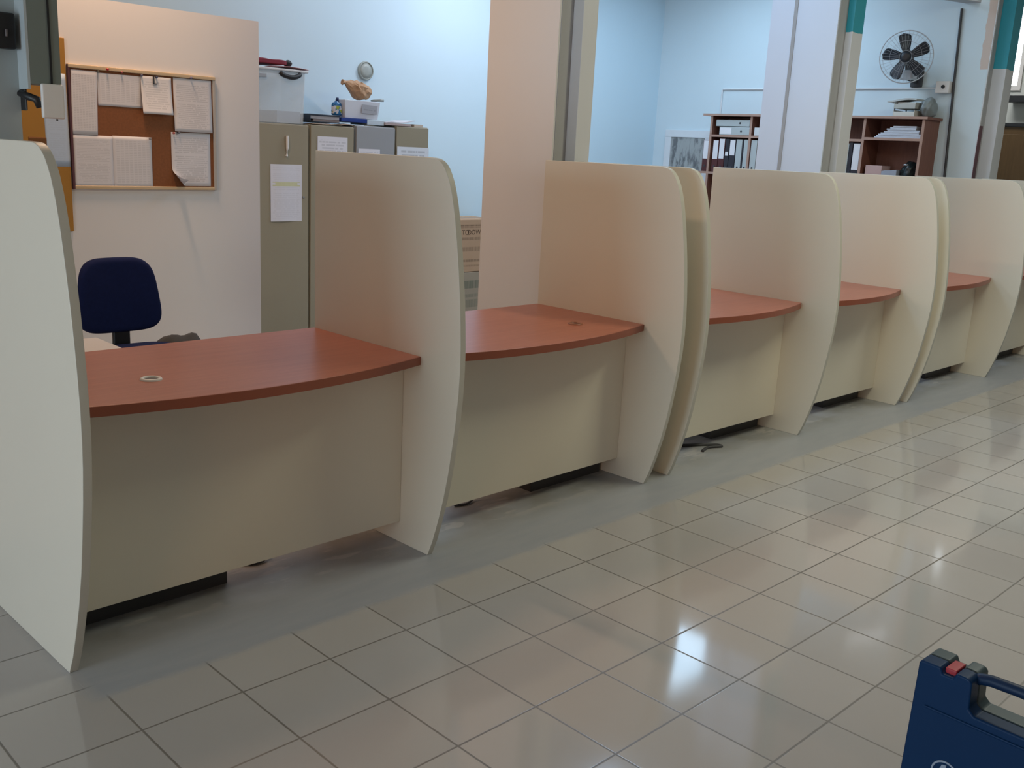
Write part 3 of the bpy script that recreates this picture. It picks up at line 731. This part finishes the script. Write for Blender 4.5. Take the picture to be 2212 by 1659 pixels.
# on top of the bookcase
tr = thing('letter_tray', (7.83, 1.42, 1.924), 'cream letter tray on the right end of bookcase top', 'tray')
def traymb(z):
    b = MB().box(7.73, 7.98, 1.30, 1.49, z, z+.004)
    b.box(7.73, 7.98, 1.486, 1.49, z+.004, z+.052).box(7.976, 7.98, 1.30, 1.486, z+.004, z+.052).box(7.73, 7.98, 1.30, 1.304, z+.004, z+.052).box(7.73, 7.735, 1.304, 1.486, z+.004, z+.04)
    return b
obj('lower_tray', traymb(1.9245), plain('cream plastic', (.70, .70, .64, 1), .4), tr, bevel=.001)
obj('upper_tray', traymb(1.990), plain('grey cream plastic', (.50, .51, .47, 1), .4), tr, bevel=.001)
obj('post', MB().box(7.735, 7.745, 1.302, 1.310, 1.970, 1.995).box(7.735, 7.745, 1.480, 1.488, 1.970, 1.995).box(7.965, 7.975, 1.302, 1.310, 1.970, 1.995).box(7.965, 7.975, 1.480, 1.488, 1.970, 1.995), M['dark_grey'], tr)
tag(obj('loose_papers', MB().grid(lambda u, v: Vector((7.74+.2*v, 1.30+.26*u, 2.068-.012*u+.008*math.sin(u*5))), 8, 4), plain('grey white papers', (.55, .57, .55, 1), .8), solid=.014), 'papers sticking out over the letter tray', 'papers')
tag(obj('paper_block', MB().box(7.76, 7.95, 1.31, 1.47, 1.995, 2.045), plain('white paper block', (.72, .72, .68, 1), .8, .05, 30)), 'white paper block in the upper letter tray', 'papers')
tag(obj('plastic_bag', MB().blob((7.86, 1.235, 2.0), .10, 4, .07, (1.0, .62, .9), seed=11, flat=1.9245), plain('grey plastic film', (.25, .29, .30, 1), .35, .3, 10), smooth=True), 'grey crumpled plastic bag at the end of the bookcase top', 'bag')

# framed picture
fp = thing('framed_picture', (8.0, 3.85, 1.0), 'white framed grey picture on the end wall left of the bookcase', 'picture')
fm = MB().box(7.99, 8.019, 3.55, 4.135, 1.69, 1.765).box(7.99, 8.019, 3.55, 4.135, 1.0, 1.075).box(7.99, 8.019, 4.055, 4.135, 1.075, 1.69).box(7.99, 8.019, 3.55, 3.62, 1.075, 1.69)
obj('frame', fm, plain('white frame', (.78, .80, .82, 1), .5), fp, bevel=.003)
k = N('mottled grey print'); v, x, y, z = k.xyz()
f1 = k.noise(k.vec(0.0, k.math('MULTIPLY', y, 1.0), k.math('MULTIPLY', z, .35)), 16, 4, .6)
f2 = k.noise(k.vec(3.0, k.math('MULTIPLY', y, 2.2), z), 5, 2)
c = k.mix(k.ramp(f1, .40, .52), (.05, .055, .065, 1), (.42, .44, .43, 1)); c = k.mix(k.math('MULTIPLY', f2, .8), c, (.38, .38, .37, 1))
k.l(c, k.p.inputs['Base Color']); k.p.inputs['Roughness'].default_value = .4
obj('print', MB().box(8.0, 8.018, 3.62, 4.055, 1.075, 1.69), k.m, fp)

# conduit, cable, box, batten
tag(obj('conduit', MB().tube([(8.011, 3.47, 1.926), (8.011, 3.47, 2.17), (8.011, 3.458, 2.183), (8.011, 2.5, 2.182), (8.011, 1.25, 2.180)], .009, 8), M['wall_white']), 'thin pale conduit along the end wall under the fan', 'conduit')
tag(obj('drop_cable', MB().tube([(8.008, 1.01, .02), (8.008, 1.075, 1.43), (8.008, 1.108, 2.13), (8.008, 1.139, 2.83)], .011, 8), M['dark_grey']), 'dark vertical cable on the end wall beside the bookcase', 'cable')
wx = thing('junction_box', (7.99, 1.17, 2.13), 'white wall box with a black dot beside the dark cable', 'box')
obj('case', MB().box(7.95, 8.0195, 1.125, 1.245, 2.135, 2.235), M['white_plastic'], wx, bevel=.006)
obj('button', MB().lathe([(0, 0), (.016, 0), (.014, .01), (0, .012)], 16, Matrix.Translation((7.95, 1.178, 2.188)) @ Matrix.Rotation(-PI/2, 4, 'Y')), M['black'], wx)
bt = thing('batten_light', (7.8, 1.12, 2.86), 'grey batten light fixed high near the end wall', 'light')
Rb = Matrix.Translation((7.80, 1.13, 2.90)) @ Matrix.Rotation(math.radians(-19), 4, 'Z')
obj('housing', MB().box(-.30, .26, -.06, .06, -.03, .04, Rb), plain('batten grey', (.45, .46, .48, 1), .5), bt, bevel=.005)
obj('arm', MB().box(.10, .22, .05, .09, -.01, .02, Rb), M['metal'], bt)
obj('tube', MB().box(-.26, .22, -.075, -.062, 0, .03, Rb), emit('batten tube', (.9, .95, 1, 1), 3), bt)

# wall fan
fc = Vector((7.72, 1.435, 2.417))
fn = Vector((-.93, -.36, -.06)).normalized()
e2 = Vector((0, 0, 1)).cross(fn).normalized()      # to the right in the picture
e3 = fn.cross(e2).normalized()
FM = Matrix((e2, e3, fn)).transposed().to_4x4(); FM.translation = fc
fan = thing('wall_fan', (8.0, 1.5, 2.2), 'white caged wall fan with dark blades above the bookcase', 'fan')
cage = MB()
def circ(r, h, n=48): return [FM @ Vector((r*math.cos(2*PI*i/n), r*math.sin(2*PI*i/n), h)) for i in range(n)]
cage.tube(circ(.216, 0), .0045, 8, True)
for r, h in ((.13, .062), (.05, .078), (.19, .03), (.13, -.062), (.19, -.03)): cage.tube(circ(r, h, 36), .0009, 6, True)
for i in range(40):
    a = 2*PI*i/40; c_, s_ = math.cos(a), math.sin(a)
    cage.tube([FM @ Vector((r*c_, r*s_, h)) for r, h in ((.045, .079), (.09, .073), (.13, .062), (.18, .036), (.214, .003))], .0006, 5)
    cage.tube([FM @ Vector((r*c_, r*s_, h)) for r, h in ((.06, -.075), (.13, -.062), (.18, -.036), (.214, -.003))], .0008, 5)
obj('cage', cage, plain('white wire', (.55, .57, .60, 1), .4), fan, smooth=True)
DK = plain('dark blade', (.022, .028, .04, 1), .4)
obj('badge', MB().lathe([(0, .082), (.02, .082), (.030, .078), (.030, .074), (0, .074)], 28, FM), M['dark_grey'], fan)
obj('hub', MB().lathe([(0, .045), (.035, .045), (.046, .03), (.046, -.03), (0, -.03)], 28, FM), DK, fan, smooth=True)
for i in range(5):
    a = math.radians(97+72*i)
    b = MB()
    def bf_(u, v, a=a):
        r = .04+.156*u
        wdt = .024+.026*math.sin(min(1, u*1.1)*PI*.55)
        if u > .8: wdt *= math.sqrt(max(.0, 1-((u-.8)/.2)**2))*.9+.1
        t = (v-.5)*2*wdt+.012*u
        return FM @ (Matrix.Rotation(a, 4, 'Z') @ Vector((r, t, .018*(v-.5)*2)))
    b.grid(bf_, 12, 6)
    obj('blade', b, DK, fan, smooth=True, solid=.003)
obj('motor', MB().lathe([(0, -.03), (.055, -.03), (.062, -.05), (.06, -.12), (.045, -.15), (0, -.155)], 28, FM), plain('motor housing', (.16, .18, .21, 1), .45), fan, smooth=True)
mot = FM @ Vector((0, 0, -.10))
obj('arm', MB().tube([mot, mot+Vector((.03, -.005, -.10)), mot+Vector((.06, -.01, -.17)), (7.98, 1.44, 2.235), (8.0, 1.44, 2.235)], [.022, .02, .02, .018, .018], 10), M['dark_grey'], fan, smooth=True)
obj('wall_plate', MB().box(7.985, 8.0195, 1.39, 1.49, 2.19, 2.33), M['dark_grey'], fan, bevel=.005)
obj('switch_housing', MB().box(7.80, 7.92, 1.40, 1.52, 2.24, 2.32), plain('switch housing', (.60, .64, .68, 1), .45), fan, bevel=.012)

# ------------------------------------------------------------------ corridor beyond the last pillar
wd = thing('wooden_cabinet', (10.75, 1.0, 0), 'tall dark brown cabinet at the far right edge', 'cabinet')
obj('body', MB().box(10.6, 11.12, .2, 1.74, 0, 1.98), wood('dark brown wood', (.085, .045, .012, 1), (.11, .06, .018, 1), .5, 2), wd, bevel=.004)
obj('top', MB().box(10.58, 11.12, .18, 1.75, 1.98, 2.02), M['black'], wd, bevel=.003)
for y0, y1 in ((.22, .96), (.98, 1.72)):
    d = obj('door', MB().box(10.58, 10.6, y0, y1, .05, 1.90), wood('brown door', (.085, .045, .012, 1), (.11, .06, .018, 1), .5, 2), wd, bevel=.003)
    obj('knob', MB().blob((10.57, .93 if y0 < .5 else 1.01, 1.0), .015, 2), M['metal'], d, smooth=True)
struct('wall_far', MB().box(11.2, 11.3, -7, 4.3, 0, CEIL), plain('far wall paint', (.62, .64, .60, 1), .7))
sh = tag(obj('wall_shelf', MB().box(10.95, 11.2, .2, 1.74, 2.26, 2.33), M['black'], bevel=.003), 'black wall shelf above the brown cabinet', 'shelf')
db = tag(obj('dark_panel', MB().box(11.16, 11.1995, .2, 1.66, 2.58, 3.2), plain('dark panel', (.02, .02, .035, 1), .5), bevel=.003), 'dark panel high on the far right wall', 'panel')
w2 = struct('window_2', MB().box(11.17, 11.2, 1.68, 2.5, 2.40, 2.45).box(11.17, 11.2, 1.68, 1.72, 2.45, 3.38).box(11.17, 11.2, 2.45, 2.5, 2.45, 3.38), M['white_plastic'])
struct('pane', MB().box(11.185, 11.199, 1.72, 2.45, 2.45, 3.38), emit('daylit pane', (.85, .93, 1, 1), 4), parent=w2)

# ------------------------------------------------------------------ tool case in the foreground
tc = thing('tool_case', (1.30, -2.0, 0), 'dark blue plastic tool case standing on tiles at lower right', 'case')
BL = plain('dark blue plastic', (.002, .028, .095, 1), .45, .08, 6, spec=.2); BL2 = plain('blue grey plastic', (.045, .075, .09, 1), .45, .08, 6)
Mc = Matrix.Translation((1.268, -1.797, 0)) @ Matrix.Rotation(math.radians(-91.2), 4, 'Z')   # local x = along the case, y = depth away from the camera
def case_half(y0, y1, s=0):
    pts = [(-.004, .008), (.004, 0), (.416, 0), (.424, .008), (.42, .362), (.412, .371), (.345, .373), (.338, .362), (.318, .362), (.312, .372), (.302, .370), (.296, .362),
           (.294, .300), (.280, .288), (.140, .288), (.127, .300), (.124, .362), (.118, .370), (.108, .372), (.088, .3725), (.082, .358), (.058, .358), (.052, .3725), (.01, .372), (.002, .366)]
    return MB().prism([(a, b) for a, b in pts], y0, y1, 1, Mc)
obj('front_shell', case_half(0, .048), BL, tc, bevel=.005, seg=3)
obj('rear_shell', case_half(.0495, .098), BL2, tc, bevel=.005, seg=3)
for s in (.070, .328):
    obj('latch', MB().box(s-.013, s+.013, .016, .070, .354, .3705, Mc), plain('red latch', (.42, .035, .05, 1), .4), tc, bevel=.003)
obj('handle', MB().tube([Mc @ Vector(p) for p in ((.112, .049, .352), (.128, .049, .360), (.15, .049, .3645), (.21, .049, .3665), (.27, .049, .3645), (.292, .049, .360), (.308, .049, .352))], .0135, 12), plain('handle blue', (.004, .022, .07, 1), .45, spec=.3), tc, smooth=True)
for z0, z1 in ((.02, .030), (.262, .268)):
    obj('rib', MB().box(.03, .39, -.004, .002, z0, z1, Mc), BL, tc, bevel=.002)
em = MB()
Me = Mc @ Matrix.Translation((.099, -.0005, .122)) @ Matrix.Rotation(PI/2, 4, 'X')
em.lathe([(.027, 0), (.027, .002), (.031, .002), (.031, 0), (.027, 0)], 40, Me)
obj('emblem', em, plain('emblem white', (.30, .38, .50, 1), .4), tc)
obj('emblem_mark', MB().prism([(-.020, -.015), (-.008, .020), (.002, .022), (-.002, -.018), (-.008, -.018), (-.008, .002), (-.014, -.015)], 0, .002, 2, Me), plain('emblem white two', (.30, .38, .50, 1), .4), tc)

# ------------------------------------------------------------------ loose cables and scraps under the desks
def cable(pts, r, label):
    P = [Vector(p) for p in pts]; out = []
    for i in range(len(P)-1):
        a, b, c_, d = P[max(i-1, 0)], P[i], P[i+1], P[min(i+2, len(P)-1)]
        for j in range(8):
            t = j/8
            out.append(.5*((2*b)+(-a+c_)*t+(2*a-5*b+4*c_-d)*t*t+(-a+3*b-3*c_+d)*t**3))
    out.append(P[-1])
    tag(obj('loose_cable', MB().tube(out, r, 8), M['dark_grey'], smooth=True), label, 'cable', 'loose cables under the desks')
cable([(.70, .40, .006), (.76, .33, .006), (.815, .335, .012), (.84, .37, .05), (.85, .40, .11)], .006, 'short bent cable on floor under the nearest desk')
cable([(1.72, .34, .006), (1.78, .325, .006), (1.84, .35, .02), (1.88, .37, .09)], .005, 'thin cable rising behind the second desk panel')
cable([(3.20, .34, .006), (3.30, .28, .006), (3.42, .21, .006), (3.44, .16, .006), (3.36, .19, .006), (3.28, .17, .006)], .008, 'dark cable ends on the floor below the third desk')

# ------------------------------------------------------------------ lights
def area(name, loc, rot, sx, sy, power, color):
    d = bpy.data.lights.new(name, 'AREA'); d.shape = 'RECTANGLE'; d.size = sx; d.size_y = sy; d.energy = power; d.color = color
    o = bpy.data.objects.new(name, d); COL.objects.link(o); o.location = loc; o.rotation_euler = rot
    return o
WARM = (1, .74, .50); NEU = (1, .92, .82); COOL = (.80, .92, 1)
def fixture(x, y, power, color, label, along='y'):
    t = thing('ceiling_light', (x, y, CEIL-.08), label, 'light', 'ceiling battens')
    lx, ly = {'y': (.09, .62), 'x': (.62, .09), 'short': (.09, .35), 'panel': (.60, .30), 'wide': (.75, .65)}[along]
    obj('housing', MB().box(x-lx, x+lx, y-ly, y+ly, CEIL-.06, CEIL-.0005), M['white_plastic'], t, bevel=.004)
    obj('diffuser', MB().box(x-lx*.85, x+lx*.85, y-ly*.97, y+ly*.97, CEIL-.075, CEIL-.060), emit('diffuser '+label[:20], color+(1,), .8), t)
    area('lamp', (x, y, CEIL-.09), (0, 0, 0), lx*1.7, ly*1.9, power, color)
POW = {}
LB = {'h2': (0.385, 0.375, 0.28), 'h3': (0.28, 0.30, 0.275), 'o1': (0.385, 0.25, 0.16), 'w1': (0.03, 0.032, 0.036), 'w2': (0.235, 0.25, 0.285), 'w3': (0.155, 0.22, 0.285), 'w4': (0.095, 0.14, 0.20), 'win': (1.50, 1.96, 2.28), 'back': (0.58, 0.28, 0.10), 'cor': (0.25, 0.25, 0.25)}
def PC(k):
    c = LB[k]; m = max(c)
    return (100*m, tuple(q/m for q in c)) if m > 0 else (0, (1, 1, 1))
fixture(3.5, -1.4, *PC('h2'), 'batten on hall ceiling before the middle counter')
fixture(6.3, -1.4, *PC('h3'), 'batten on hall ceiling before the farthest counter')
fixture(1.2, 2.32, *PC('o1'), 'batten on office ceiling over the blue chair', 'short')
fixture(3.4, 3.75, *PC('w1'), 'light panel on office ceiling above the steel cabinets', 'panel')
fixture(5.0, 3.3, *PC('w2'), 'middle light panel along the back of the office ceiling', 'panel')
fixture(4.1, 1.35, *PC('w4'), 'added fill panel on office ceiling above the middle counter', 'panel')  # unseen lamp added to brighten the second pillar and end wall
fixture(6.7, 2.7, *PC('w3'), 'added fill panel on the office ceiling nearest the bookcase', 'wide')  # unseen lamp added to lift the back and end walls
area('daylight_and_fill', (-7.2, -1.1, 1.14), (0, -PI/2, 0), 2.0, 3.2, *PC('win'))
area('daylight_and_fill', (-7.2, -4.6, 1.14), (0, -PI/2, 0), 2.0, 2.6, *PC('back'))  # warm fill added beside the daylight to lift the panel fronts
area('corridor_lamp', (9.8, 1.8, 3.3), (0, 0, 0), .6, .6, *PC('cor'))

w = bpy.data.worlds.new('world'); scn.world = w; w.use_nodes = True
w.node_tree.nodes['Background'].inputs[0].default_value = (.75, .85, 1, 1); w.node_tree.nodes['Background'].inputs[1].default_value = .15

vs = scn.view_settings
scn.display_settings.display_device = 'sRGB'
vs.view_transform = 'Standard'; vs.look = 'None'; vs.gamma = 1; vs.use_curve_mapping = False; vs.exposure = 0
